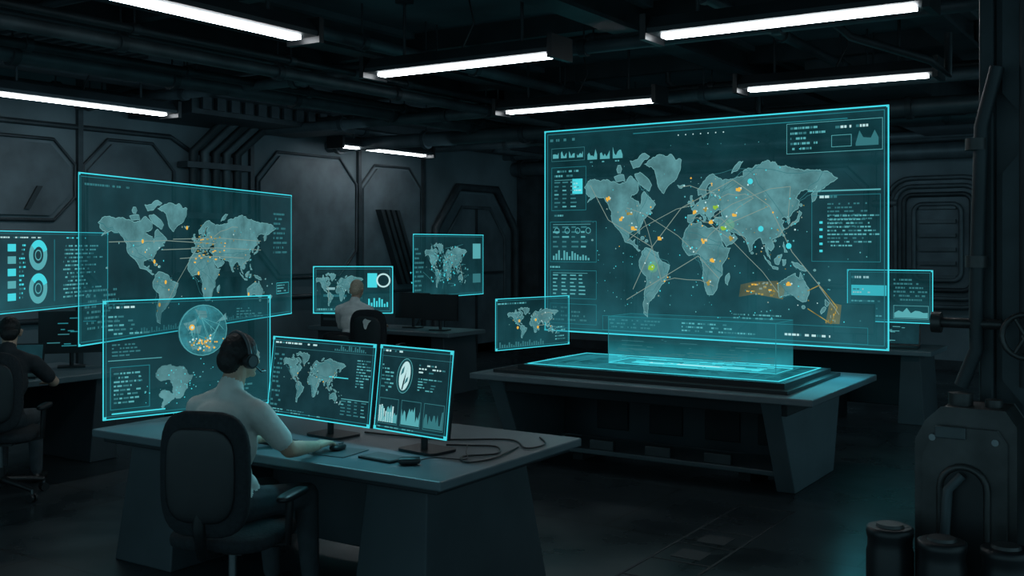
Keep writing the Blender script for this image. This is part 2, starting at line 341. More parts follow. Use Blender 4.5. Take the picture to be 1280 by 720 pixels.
# ------------------------------------------------------------------ screen canvas
class Panel:
    def __init__(s,name,pl,pr,z0,z1,pane='pane2',tilt=0,edge=.008):
        s.name=name;s.pl=Vector(pl);s.pr=Vector(pr);s.W=(s.pr-s.pl).length;s.H=z1-z0;s.z0=z0;s.b=MB();s.tilt=tilt
        s.pane=pane; s.q([(0,0),(1,0),(1,1),(0,1)],pane,0)
        e=edge;W=s.W;H=s.H
        s.fr(0,0,1,1,'edge',e); s.fr(.0+3*e/W,3*e/H,1-6*e/W,1-6*e/H,'edge2',e*.5)
        for cu,cv in ((0,0),(1,0),(1,1),(0,1)):
            s.r(cu-.02/W if cu else -.0/W,cv-.02/H if cv else 0,.02/W,.02/H,'cyan',3)
    def q(s,pts,k,l=1):
        y=-.004*l; s.b.add([(p[0]*s.W,y,p[1]*s.H) for p in pts],[tuple(range(len(pts)))],k)
    def r(s,u,v,w,h,k='text',l=1): s.q([(u,v),(u+w,v),(u+w,v+h),(u,v+h)],k,l)
    def fr(s,u,v,w,h,k='textdim',t=.004,l=2):
        tu=t/s.W;tv=t/s.H
        s.r(u,v,w,tv,k,l);s.r(u,v+h-tv,w,tv,k,l);s.r(u,v+tv,tu,h-2*tv,k,l);s.r(u+w-tu,v+tv,tu,h-2*tv,k,l)
    def ln(s,p,q,k='net',t=.005,l=3):
        a=Vector((p[0]*s.W,p[1]*s.H));c=Vector((q[0]*s.W,q[1]*s.H));d=c-a
        if d.length<1e-5:return
        n=Vector((-d.y,d.x)).normalized()*t/2
        s.q([((a-n).x/s.W,(a-n).y/s.H),((c-n).x/s.W,(c-n).y/s.H),((c+n).x/s.W,(c+n).y/s.H),((a+n).x/s.W,(a+n).y/s.H)],k,l)
    def pl_(s,pts,k='net',t=.005,l=3,closed=False):
        for i in range(len(pts)-(0 if closed else 1)): s.ln(pts[i],pts[(i+1)%len(pts)],k,t,l)
    def disc(s,u,v,r,k,l=4,n=12): s.q([(u+r/s.W*math.cos(2*math.pi*i/n),v+r/s.H*math.sin(2*math.pi*i/n)) for i in range(n)],k,l)
    def ring(s,u,v,r,t,k,l=4,a0=0,a1=360,n=28):
        A=[math.radians(a0+(a1-a0)*i/n) for i in range(n+1)]
        for i in range(n):
            s.q([(u+R/s.W*math.cos(a),v+R/s.H*math.sin(a)) for R,a in ((r,A[i]),(r,A[i+1]),(r-t,A[i+1]),(r-t,A[i]))],k,l)
    def text(s,u,v,w,h,rows,k='text',f=.42,dens=.75):
        rh=h/rows
        for i in range(rows):
            y=v+h-(i+1)*rh+rh*.3; x=u; end=u+w*random.uniform(.45,1)
            while x<end:
                ww=random.uniform(.008,.035)/s.W; ww=min(ww,u+w-x)
                if random.random()<dens and ww>0: s.r(x,y,ww,rh*f,k if random.random()<.7 else 'textdim',2)
                x+=ww+.007/s.W
    def table(s,u,v,w,h,rows,cols,k='textdim'):
        s.r(u,v+h,w,.004/s.H,'text',2)
        for i in range(rows):
            for j in range(cols):
                ww=w/cols*random.uniform(.35,.75); s.r(u+j*w/cols,v+i*h/rows+h/rows*.3,ww,h/rows*.35,k if random.random()<.7 else 'text',2)
    def bars(s,u,v,w,h,n,k='text'):
        for i in range(n): s.r(u+i*w/n,v,w/n*.6,h*random.uniform(.15,1),k,2)
    def area(s,u,v,w,h,n,k='textdim'):
        hs=[random.uniform(.15,1)*h for _ in range(n+1)]
        for i in range(n): s.q([(u+i*w/n,v),(u+(i+1)*w/n,v),(u+(i+1)*w/n,v+hs[i+1]),(u+i*w/n,v+hs[i])],k,2)
    def wmap(s,u,v,w,h,net=20,dots=40,t=.005,arc=.12):
        T=lambda p:(u+w*ll(*p)[0],v+h*ll(*p)[1])
        for P in COAST:
            out=[T(p) for p in P]
            s.q(out,'map',1); s.pl_(out,'mapline',t*.38,2,True)
        for P,n in ((NA,9),(SA,8),(AF,12),(EU,22),(AU,4)):
            for _ in range(n):
                a=T(random.choice(P)); c=T(random.choice(P))
                if math.hypot(a[0]-c[0],a[1]-c[1])<.24:
                    pts=[a]
                    for j in range(1,6): pts.append((a[0]+(c[0]-a[0])*j/6+random.uniform(-.007,.007),a[1]+(c[1]-a[1])*j/6+random.uniform(-.011,.011)))
                    s.pl_(pts+[c],'textdim',t*.33,2)
        cities=[(-122,47),(-100,50),(-118,34),(-95,40),(-87,42),(-74,41),(-99,19),(-80,26),(-60,-3),(-47,-23),(-58,-34),(-71,-33),(-3,40),(0,51),(13,52),(30,50),(37,56),(28,41),(3,7),(31,30),(37,-1),(28,-26),(18,-33),(55,25),(72,19),(77,28),(100,14),(104,1),(114,22),(121,31),(116,40),(127,37),(139,36),(82,55),(105,52),(60,57),(90,66),(131,-13),(151,-33),(115,-31),(145,-37),(-20,64),(20,65),(130,62)]
        C=[T(c) for c in cities]
        for i in range(net):
            a=random.choice(C);c=random.choice(C)
            if 0<abs(a[0]-c[0])<.30*w:
                mx=((a[0]+c[0])/2,(a[1]+c[1])/2+abs(a[0]-c[0])*arc)
                s.pl_([a,((a[0]+mx[0])/2,(a[1]+mx[1])/2+.012),mx,((c[0]+mx[0])/2,(c[1]+mx[1])/2+.012),c],'net',t*.42,3)
        for i in range(dots):
            c=random.choice(C); k=random.choice(['orange','amber','net','cyan','white','net','text','mapline'])
            s.disc(c[0]+random.gauss(0,.03)*w,c[1]+random.gauss(0,.035)*h,t*random.uniform(.3,.7),k,4,8)
        s.T=T; s.C=C
    def obj(s,parent=None,name=None):
        d=s.pr-s.pl
        o=s.b.obj(name or s.name,(s.pl.x,s.pl.y,s.z0),math.atan2(d.y,d.x),parent)
        o.rotation_euler=(s.tilt,0,math.atan2(d.y,d.x))
        return o
# ------------------------------------------------------------------ main hologram
P=Panel('holographic_world_map',(-5.15,8.50),(-1.97,8.28),.99,2.855,'pane',edge=.011)
P.wmap(.135,.085,.745,.765,24,140,.012)
T=P.T
for lon,lat,k in ((-125,58,'orange'),(-104,42,'orange'),(-92,46,'amber'),(-85,33,'orange'),(-45,22,'orange'),(-60,-8,'green'),(5,46,'orange'),(28,38,'orange'),(18,20,'orange'),(45,32,'green'),(66,62,'orange'),(30,0,'orange'),(78,66,'cyan'),(92,30,'cyan'),(132,-22,'orange'),(35,50,'green'),(128,14,'cyan'),(56,22,'amber'),(60,44,'orange'),(24,-22,'amber'),(20,48,'amber')):
    c=T((lon,lat))
    if k=='cyan': P.disc(c[0],c[1],.024,k,4,10)
    else:
        for _ in range(4): P.r(c[0]-.011+random.uniform(-.005,.005),c[1]-.011+random.uniform(-.007,.007),random.uniform(.005,.010),random.uniform(.007,.015),k,4)
        P.disc(c[0],c[1],.007,'white',5,8)
c=T((-60,-8)); P.disc(c[0],c[1],.050,'halo',3,18); P.disc(c[0],c[1],.022,'green',4,14)
c=T((50,34)); P.disc(c[0],c[1],.045,'halo',3,18)
def patch(P,u,v,w,h,n=16):
    for i in range(n):
        a=u+random.uniform(0,w*.9); c=v+random.uniform(0,.9)*h; P.r(a,c,w*random.uniform(.03,.08),h*random.uniform(.06,.14),random.choice(['amber','amber','orange','net']),2)
P.q([(.615,.20),(.66,.215),(.735,.195),(.74,.24),(.72,.275),(.66,.27),(.62,.255)],'patch',1); patch(P,.62,.205,.115,.065,26)
P.q([(.845,.10),(.88,.10),(.885,.18),(.855,.19)],'patch',1); patch(P,.845,.10,.035,.085,12)
P.pl_([(.80,.235),(.83,.26),(.875,.17),(.86,.10),(.80,.16)],'amber',.007)
for a,c in (((.16,.72),(.22,.55)),((.22,.55),(.36,.42)),((.36,.42),(.45,.60)),((.36,.42),(.30,.22)),((.45,.6),(.6,.72)),((.6,.72),(.7,.6)),((.55,.5),(.7,.6)),((.7,.6),(.76,.4)),((.5,.38),(.56,.28)),((.28,.17),(.5,.38)),((.76,.4),(.84,.24)),((.83,.255),(.88,.14))): P.ln(a,c,'net',.006)
# left column
P.text(.02,.935,.1,.03,1,'textdim')
for i in range(4): P.area(.03+i*.028,.86,.02,.035,5,'text')
P.fr(.025,.845,.115,.065,'textdim')
for i in range(3): P.area(.15+i*.042,.845,.032,.06,6,'text'); P.text(.15+i*.042,.825,.03,.015,1)
P.fr(.025,.60,.12,.215,'edge2'); P.text(.035,.76,.09,.045,2); P.table(.035,.61,.085,.14,7,3)
P.r(.098,.68,.035,.075,'cyan',2); P.text(.103,.69,.026,.05,3,'white')
P.text(.025,.565,.1,.02,1)
P.fr(.02,.345,.16,.20,'edge2'); P.table(.03,.41,.13,.12,5,4); P.bars(.03,.355,.13,.05,14)
for i in range(4): P.ring(.045+i*.036,.50,.028,.006,'text',3)
P.text(.02,.31,.08,.02,1); P.table(.03,.18,.12,.11,6,4,'text'); P.fr(.02,.165,.16,.14,'edge2')
P.fr(.02,.04,.16,.10,'edge2'); P.text(.03,.05,.12,.08,4,'textdim')
# right column
P.fr(.745,.82,.24,.13,'text'); P.text(.755,.83,.10,.11,5); P.fr(.86,.84,.05,.05,'text'); P.area(.92,.84,.055,.07,6); P.text(.87,.91,.10,.025,1,'white')
P.r(.80,.655,.18,.006,'text'); P.text(.82,.62,.06,.025,1,'white')
P.text(.85,.50,.12,.11,7,'textdim'); P.text(.85,.42,.13,.14,9,'text'); P.fr(.81,.36,.17,.28,'edge2',.004)
for i in range(5): P.r(.83,.40+i*.03,.008,.010,'cyan',2)
for i in range(7): P.disc(.44+i*.022,.935,.006,'white',2,6)
P.r(.3,.955,.6,.004,'edge2',2)
# bottom furniture
P.fr(.20,.02,.75,.07,'edge2'); P.text(.22,.03,.2,.05,3,'textdim'); P.text(.45,.03,.25,.05,3); P.text(.74,.035,.2,.022,1,'white'); P.text(.6,.10,.2,.03,2,'text')
for i in range(90): P.disc(random.uniform(.18,.95),random.uniform(.1,.4),random.uniform(.003,.007),random.choice(['cyan','text','textdim']),3,6)
for i in range(60): P.disc(random.uniform(.14,.8),random.uniform(.4,.9),random.uniform(.003,.006),random.choice(['cyan','text','textdim']),3,6)
P.obj()
# ------------------------------------------------------------------ other holograms
P=Panel('holographic_map_display',(-7.05,4.88),(-8.42,8.48),1.03,2.34,'pane2',edge=.009)
P.wmap(.06,.06,.84,.80,10,80,.013)
for i in range(30):
    c=P.T((random.uniform(-10,60),random.uniform(20,58))); P.r(c[0],c[1],random.uniform(.006,.012),random.uniform(.006,.011),random.choice(['orange','amber']),4)
for i in range(7): c=random.choice(P.C); P.disc(c[0],c[1],.018,'orange',4)
for v,x0,x1 in ((.60,.10,.55),(.55,.3,.8),(.62,.35,.8),(.49,.38,.7)): P.pl_([(x0,v),((x0+x1)/2,v+.01),(x1,v-.01)],'net',.006)
P.text(.02,.92,.25,.03,1,'textdim'); P.text(.02,.08,.15,.25,8,'textdim'); P.text(.88,.5,.10,.35,9,'textdim'); P.fr(.9,.18,.08,.09,'cyan'); P.text(.905,.19,.07,.07,3,'text')
P.bars(.2,.02,.6,.04,60,'textdim'); P.obj()
P=Panel('holographic_statistics_display',(-7.64,4.26),(-8.48,6.18),1.25,1.905,'pane2',edge=.007)
for v in (.70,.28):
    P.ring(.485,v,.125,.055,'text'); P.ring(.485,v,.125,.056,'cyan',5,20,140); P.ring(.485,v,.045,.01,'text')
P.text(.02,.9,.5,.04,1,'white'); P.r(.60,.1,.004,.8,'edge2'); P.text(.66,.12,.30,.72,14,'text'); P.text(.37,.1,.04,.75,14,'cyan')
for i in range(5): P.r(.30,.15+.15*i,.05,.09,'text' if i%2 else 'cyan',2)
P.text(.66,.9,.25,.04,1,'cyan'); P.obj()
P=Panel('holographic_globe_display',(-5.26,3.80),(-4.97,4.82),.79,1.475,'pane2',edge=.006)
u,v,R=.57,.71,.155
P.disc(u,v,R,'sphere',1,36); P.ring(u,v,R,.004,'text')
for k in (.3,.65):
    P.pl_([(u+R*k*math.cos(a*math.pi/12)/P.W,v+R*math.sin(a*math.pi/12)/P.H) for a in range(24)],'textdim',.003,3,True)
for k in (-.6,-.2,.2,.6):
    c=math.sqrt(1-k*k); P.ln((u-R*c/P.W,v+R*k/P.H),(u+R*c/P.W,v+R*k/P.H),'textdim',.003)
pts=[(u+R*.9*math.sqrt(random.random())*math.cos(a)/P.W,v+R*.9*math.sqrt(random.random())*math.sin(a)/P.H) for a in [random.uniform(0,6.28) for _ in range(22)]]
for i in range(26): P.ln(random.choice(pts),random.choice(pts),'text',.0025)
for i in range(7):
    cx,cy=random.choice(pts); a=[(cx+random.uniform(-.05,.05),cy+random.uniform(-.07,.07)) for _ in range(6)]; P.q(sorted(a,key=lambda p:math.atan2(p[1]-cy,p[0]-cx)),'map',2)
for i in range(50): P.disc(u+random.gauss(0,.045),v-.11+random.gauss(0,.030),random.uniform(.003,.008),random.choice(['orange','orange','white','amber']),4,8)
P.disc(u-.07,v+.03,.018,'orange',5); P.disc(u-.07,v+.03,.009,'white',6)
P.q([(.40+.30*(p[0]-15)/90,.27+.30*(p[1])/70) for p in COAST[3]],'map',1); P.q([(.36+.2*(p[0]+60)/90,.18+.2*p[1]/80) for p in COAST[2]],'map',1)
for i in range(60): P.disc(.45+random.gauss(0,.09),.25+random.gauss(0,.09),random.uniform(.002,.005),random.choice(['cyan','text']),4,6)
P.text(.03,.92,.25,.04,1,'white'); P.text(.03,.70,.28,.18,5,'text'); P.text(.05,.52,.2,.12,4,'textdim'); P.r(.03,.49,.3,.006,'text'); P.fr(.04,.08,.22,.36,'edge2'); P.text(.06,.12,.18,.28,8,'text')
P.text(.72,.1,.23,.3,8,'textdim'); P.text(.78,.8,.18,.1,4,'textdim'); P.r(.05,.04,.3,.012,'cyan'); P.obj()
P=Panel('holographic_data_display',(-9.41,9.87),(-8.56,10.42),.92,1.52,'pane2',edge=.011)
P.wmap(.03,.15,.6,.7,4,12,.01); P.r(.68,.55,.12,.3,'cyan'); P.ring(.88,.7,.09,.02,'white'); P.r(.68,.12,.28,.3,'box'); P.bars(.69,.14,.26,.25,8,'cyan'); P.text(.05,.05,.5,.08,1); P.obj()
P=Panel('holographic_network_display',(-9.04,11.42),(-9.14,13.26),1.04,1.94,'pane2',edge=.010)
P.wmap(.15,.15,.6,.7,6,20,.014)
for i in range(90):
    a=(.42+random.gauss(0,.14),.5+random.gauss(0,.16)); P.disc(a[0],a[1],.014,random.choice(['text','textdim','cyan']),3,6); P.ln(a,(a[0]+random.gauss(0,.06),a[1]+random.gauss(0,.08)),'textdim',.006)
P.text(.02,.1,.12,.7,10,'textdim'); P.r(.84,.6,.12,.25,'text'); P.r(.84,.2,.12,.15,'textdim'); P.obj()
P=Panel('holographic_chart_display',(-4.69,6.97),(-4.50,7.81),.95,1.365,'pane2',edge=.006)
P.wmap(.15,.2,.7,.6,6,26,.010); P.text(.03,.86,.5,.07,1); P.bars(.05,.05,.6,.12,20,'textdim'); P.text(.8,.1,.17,.3,5)
for a in ((.3,.55),(.28,.42),(.52,.55),(.55,.4)): P.disc(a[0],a[1],.012,'orange')
P.obj()
P=Panel('holographic_status_display',(-3.12,11.3),(-2.26,11.3),.99,1.535,'pane2',edge=.009)
P.text(.05,.8,.3,.1,1,'white'); P.r(.05,.5,.42,.2,'cyan'); P.text(.07,.53,.3,.12,2,'white'); P.text(.05,.08,.4,.35,5); P.text(.55,.4,.4,.45,6,'textdim'); P.fr(.55,.08,.4,.25,'text'); P.area(.56,.1,.38,.2,8,'text'); P.obj()
# ------------------------------------------------------------------ projector table
b=MB()
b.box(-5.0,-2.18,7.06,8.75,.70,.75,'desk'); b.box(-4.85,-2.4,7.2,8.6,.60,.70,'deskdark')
for x0,x1 in ((-2.58,-2.44),(-4.88,-4.74)):
    b.hexa([(x0,7.50,0),(x1,7.50,0),(x1,8.45,0),(x0,8.45,0),(x0,7.15,.70),(x1,7.15,.70),(x1,8.65,.70),(x0,8.65,.70)],'desk')
b.box(-4.74,-2.58,8.15,8.2,.12,.62,'deskbody')
for x in (-4.4,-3.9,-3.4,-2.95): b.box(x,x+.3,8.13,8.15,.2,.52,'deskdark')
b.box(-4.70,-2.64,7.62,8.12,.08,.12,'desk')
for x in (-4.4,-2.95): b.box(x,x+.1,7.7,8.1,0,.08,'deskdark')
for x in (-4.2,-3.7,-3.2): b.box(x,x+.22,7.63,7.68,.12,.2,'grey')
b.obj('projection_table',bevel=.008)
b=MB()
b.box(-4.86,-2.40,7.20,8.50,.752,.775,'black'); b.box(-4.70,-2.46,7.32,8.44,.775,.812,'black')
b.box(-4.66,-2.50,7.36,8.40,.812,.816,'slabglow')
b.box(-4.05,-2.75,7.78,8.10,.816,.819,'edge2'); b.box(-3.95,-2.85,7.90,8.00,.819,.822,'cyan'); b.box(-3.8,-3.0,7.93,7.97,.822,.824,'white')
for d in (.0,.14,.26):
    x0,x1,y0,y1=-4.64+d,-2.52-d,7.38+d*.7,8.38-d*.7
    for a in ((x0,x1,y0,y0+.010),(x0,x1,y1-.010,y1),(x0,x0+.010,y0,y1),(x1-.010,x1,y0,y1)): b.box(*a,.816,.820,'edge' if d==0 else 'edge2')
for i in range(60):
    x=random.uniform(-4.5,-2.7); y=random.uniform(7.42,7.75); b.box(x,x+random.uniform(.03,.12),y,y+.010,.816,.819,'edge2')
b.obj('hologram_projector',bevel=0)
b=MB()
for x0,x1,y0,y1 in ((-4.07,-2.66,7.72,7.72),(-4.07,-2.66,8.12,8.12)):
    b.add([(x0,y0,0),(x1,y0,0),(x1,y0,.38),(x0,y0,.38)],[(0,1,2,3)],'beam')
for x in (-4.07,-2.66): b.add([(x,7.72,0),(x,8.12,0),(x,8.12,.38),(x,7.72,.38)],[(0,1,2,3)],'beam')
for z in (.0,.38): b.sweep([(-4.07,7.72,z),(-2.66,7.72,z),(-2.66,8.12,z),(-4.07,8.12,z)],.002,'edge' if z<.3 else 'edge2',4,True)
for x in (-4.07,-2.66): b.box(x-.002,x+.002,7.718,7.722,0,.38,'edge2')
for i in range(120):
    x=random.uniform(-4.0,-2.7); z=abs(random.gauss(0,.09)); w=random.uniform(.01,.2); b.box(x,min(x+w,-2.67),7.718,7.721,z,z+.004,'textdim' if z>.06 else 'cyan')
b.obj('projector_light_column',(0,0,.828))
# ------------------------------------------------------------------ front desk
b=MB(); DT=.745
b.box(-5.30,-2.82,3.76,5.04,DT-.045,DT,'desk')
b.hexa([(-3.42,3.84,0),(-2.97,3.84,0),(-2.97,4.92,0),(-3.42,4.92,0),(-3.36,3.90,DT-.045),(-3.0,3.90,DT-.045),(-3.0,4.74,DT-.045),(-3.36,4.74,DT-.045)],'deskbody')
b.hexa([(-5.20,3.84,0),(-4.72,3.84,0),(-4.72,4.85,0),(-5.20,4.85,0),(-5.14,3.92,DT-.045),(-4.76,3.92,DT-.045),(-4.76,4.78,DT-.045),(-5.14,4.78,DT-.045)],'deskbody')
b.box(-4.74,-3.40,4.62,4.68,.06,DT-.045,'deskbody')
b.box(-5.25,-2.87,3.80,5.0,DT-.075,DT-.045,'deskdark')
b.cyl((-3.02,4.6,.06),(-2.955,4.6,.06),.03,'pipe',12)
b.obj('operator_desk',bevel=.008)
def monitor(name,pl,pr,z0,z1,tilt,fill):
    d=Vector(pr)-Vector(pl); rz=math.atan2(d.y,d.x); W=d.length; H=z1-z0
    e=empty(name,(pl[0],pl[1],z0),rz)
    P=Panel('screen',(0,0),(W,0),0,H,'scr',0,.006); fill(P); o=P.obj(e,'screen'); o.location=(0,0,0); o.rotation_euler=(tilt,0,0)
    b=MB(); b.box(.0,W,.003,.018,0,H,'black'); b.box(W*.25,W*.75,.018,.045,H*.2,H*.75,'black')
    h=b.obj('housing',parent=e); h.rotation_euler=(tilt,0,0)
    b=MB(); zb=DT-z0; b.sweep([(W/2,.10,zb+.01),(W/2,.10,H*.3),(W/2,.05,H*.5)],.018,'black',10)
    b.prism(rr(W/2-.13,W/2+.13,.02,.22,.04),'z',zb+.001,zb+.014,'black'); b.obj('stand',parent=e)
    return e
def f1(P):
    P.wmap(.12,.18,.62,.64,5,26,.006); P.text(.03,.9,.5,.05,1,'white'); P.text(.03,.1,.1,.7,12,'textdim'); P.r(.02,.86,.96,.005,'textdim')
    P.text(.03,.03,.6,.06,2,'text'); P.text(.84,.45,.13,.35,10,'text'); P.bars(.62,.88,.3,.07,16,'textdim'); P.table(.72,.1,.25,.2,5,4)
    P.r(.60,.55,.18,.012,'cyan',4)
def f2(P):
    P.text(.04,.91,.5,.05,1,'white'); P.r(.02,.87,.96,.005,'textdim')
    el=lambda cu,cv,a,c,t=.25:[(cu+a*math.cos(x)*math.cos(t)+c*math.sin(x)*math.sin(t)*.6,cv-a*math.cos(x)*math.sin(t)+c*math.sin(x)*math.cos(t)) for x in [i*math.pi/12 for i in range(24)]]
    P.q(el(.38,.66,.105,.205),'box',2); P.pl_(el(.38,.66,.105,.205),'text',.003,3,True)
    P.q(el(.38,.66,.075,.175),'white',3)
    P.q([(.355,.50),(.372,.60),(.395,.68),(.425,.77),(.405,.70),(.392,.60),(.372,.50)],'scr',4); P.q([(.385,.56),(.43,.60),(.44,.66),(.41,.63)],'textdim',4); P.q([(.33,.66),(.37,.70),(.38,.78),(.345,.73)],'textdim',4)
    P.text(.05,.45,.18,.38,9,'text'); P.text(.56,.70,.35,.12,3,'white'); P.text(.56,.50,.38,.16,5,'text')
    for i in range(3): P.fr(.05+i*.31,.08,.27,.30,'textdim',.003); P.area(.06+i*.31,.10,.25,.22,14,'text' if i!=2 else 'textdim')
    P.bars(.05,.10,.22,.2,7,'white'); P.text(.05,.03,.5,.03,1)
monitor('desk_monitor',(-4.42,4.27),(-3.60,4.20),.845,1.28,-.12,f1)
monitor('desk_monitor',(-3.58,4.21),(-3.06,4.14),.845,1.28,-.12,f2)
b=MB(); b.box(-.20,.20,-.07,.07,0,.014,'black')
for r_ in range(5):
    for c_ in range(15): b.box(-.19+c_*.0255,-.19+c_*.0255+.02,-.062+r_*.025,-.062+r_*.025+.02,.014,.019,'grey')
b.obj('keyboard',(-4.06,4.03,DT+.001),-.05)
b=MB(); b.box(-.13,.13,-.11,.11,0,.003,'grey'); b.obj('mouse_pad',(-3.68,4.02,DT+.001),.1)
b=MB(); b.rbox((0,0,.014),(.06,.105,.028),'black',3); b.box(-.002,.002,.01,.05,.024,.031,'grey'); b.obj('computer_mouse',(-3.69,4.05,DT+.005),.15)
b=MB(); b.rbox((0,0,.018),(.07,.11,.036),'black',3); b.box(-.002,.002,.01,.05,.03,.037,'grey'); b.obj('computer_mouse',(-3.17,3.98,DT+.001),-.9)
b=MB(); b.box(-.11,.11,-.07,.07,0,.01,'black'); b.box(-.1,.1,-.06,.06,.01,.012,'grey'); b.obj('graphics_tablet',(-3.36,4.02,DT+.001),-.1)
b=MB(); b.box(-.09,.09,-.05,.05,0,.03,'black'); b.box(-.08,.02,-.04,.04,.03,.034,'grey'); b.obj('desk_telephone',(-4.85,4.15,DT+.001),.3)
b=MB()
def cable(pts,r=.005):
    out=[]; pts=[Vector(p) for p in pts]
    for i in range(len(pts)-1):
        p0=pts[max(i-1,0)];p1=pts[i];p2=pts[i+1];p3=pts[min(i+2,len(pts)-1)]
        for j in range(8):
            t=j/8; out.append(.5*((2*p1)+(p2-p0)*t+(2*p0-5*p1+4*p2-p3)*t*t+(3*p1-p0-3*p2+p3)*t**3))
    out.append(pts[-1]); b.sweep(out,r,'black',6)
z=DT+.007
cable([(-3.3,4.45,z),(-3.2,4.5,z),(-3.05,4.55,z),(-2.95,4.4,z),(-3.05,4.25,z),(-2.95,4.15,z),(-2.9,4.3,z),(-2.95,4.6,z)])
cable([(-3.9,4.50,z),(-3.7,4.52,z),(-3.4,4.57,z),(-3.1,4.75,z),(-2.9,4.6,z),(-2.88,4.75,z),(-3.0,4.9,z)])
cable([(-3.17,4.05,z),(-3.15,4.15,z),(-3.0,4.2,z),(-3.1,4.35,z),(-3.2,4.5,z)],.003)
b.obj('desk_cables')
# ------------------------------------------------------------------ office chair
def chair(x,y,rz,logo=False,sc=1.0,zs=0,low=False):
    b=MB()
    for i in range(5):
        a=math.radians(90+72*i+20); c,s_=math.cos(a),math.sin(a)
        b.sweep([(c*.03,s_*.03,.13),(c*.18,s_*.18,.11),(c*.31,s_*.31,.085)],[.028,.022,.016],'black',8)
        px,py=c*.31,s_*.31; b.cyl((px-s_*.025,py+c*.025,.03),(px-s_*.008,py+c*.008,.03),.03,'black',14); b.cyl((px+s_*.008,py-c*.008,.03),(px+s_*.025,py-c*.025,.03),.03,'black',14); b.cyl((px,py,.03),(px,py,.09),.01,'chrome',8)
    b.cyl((0,0,.09),(0,0,.22),.032,'black'); b.cyl((0,0,.22),(0,0,.40+zs),.02,'chrome')
    b.box(-.11,.11,-.12,.12,.385+zs,.415+zs,'black')
    b.rbox((0,.02,.45+zs),(.50,.50,.09),'fabric',4)
    b.sweep([(0,-.12,.40+zs),(0,-.27,.42+zs),(0,-.30,.55+zs),(0,-.27,.7+zs)],[.025,.025,.03,.03],'black',8)
    hz,hh=(.64,.26) if low else (.78,.56)
    b.rbox((0,-.265,hz+zs),(.44,.075,hh),'fabric',3.6,bend=.45)
    b.rbox((0,-.305,hz+zs),(.34,.03,hh*.75),'black',3.6,bend=.45)
    for sx in (-1,1):
        b.sweep([(sx*.2,0,.41+zs),(sx*.28,0,.42+zs),(sx*.29,.0,.62+zs)],[.015,.018,.02],'black',8)
        b.rbox((sx*.29,.03,.64+zs),(.07,.26,.035),'black',3.5)
    if logo:
        b.add([(.035*math.cos(a*math.pi/8)*(1 if a<8 else .7),-.335,.90+zs+.06*math.sin(a*math.pi/8)) for a in range(16)],[tuple(range(16))],'shirtw')
        b.add([(0,-.337,.87+zs),(.07,-.337,.94+zs),(.02,-.337,.95+zs)],[(0,1,2)],'shirtw')
    o=b.obj('office_chair',(x,y,0),rz); o.scale=(sc,sc,sc); return o
# ------------------------------------------------------------------ people
def sdf(pr,p):
    if pr[0]=='c':
        a,c=pr[1],pr[2]; d=c-a; t=max(0,min(1,(p-a).dot(d)/max(d.length_squared,1e-9)))
        return (p-(a+d*t)).length-(pr[3]+(pr[4]-pr[3])*t)
    q=p-pr[1]; r=pr[2]; k=math.sqrt((q.x/r[0])**2+(q.y/r[1])**2+(q.z/r[2])**2)
    return (k-1)*min(r)
def fuse(prims,name,voxel,smooth,parent,pal):
    b=MB()
    for pr in prims:
        if pr[0]=='e': b.ell(pr[1],pr[2],'skin',18,10)
        else:
            a,c,r1,r2=pr[1],pr[2],pr[3],pr[4]; d=(c-a); L=d.length; d=d/L if L>1e-6 else Vector((0,0,1))
            pts=[];rs=[]
            for i in range(1,6):
                t=math.pi/2*i/5; pts.append(a-d*r1*math.cos(t)); rs.append(r1*math.sin(t))
            for i in range(0,5):
                t=math.pi/2*i/5; pts.append(c+d*r2*math.sin(t)); rs.append(r2*math.cos(t))
            b.sweep(pts,rs,'skin',12)
    me=bpy.data.meshes.new('tmp'); me.from_pydata(b.v,[],b.f); o=bpy.data.objects.new('tmp',me); S.collection.objects.link(o)
    w=o.modifiers.new('w','WELD'); w.merge_threshold=.00001
    r=o.modifiers.new('r','REMESH'); r.mode='VOXEL'; r.voxel_size=voxel
    sm=o.modifiers.new('s','SMOOTH'); sm.factor=.5; sm.iterations=smooth
    dg=bpy.context.evaluated_depsgraph_get(); dg.update()
    m2=bpy.data.meshes.new_from_object(o.evaluated_get(dg)); bpy.data.objects.remove(o)
    keys=sorted(set(pr[-1] for pr in prims)); 
    m2.materials.clear()
    for k in keys: m2.materials.append(M[pal.get(k,k)])
    for f in m2.polygons:
        c=f.center; best=min(prims,key=lambda pr:sdf(pr,c)); f.material_index=keys.index(best[-1]); f.use_smooth=True
    ob=bpy.data.objects.new(name,m2); link(ob,parent); return ob
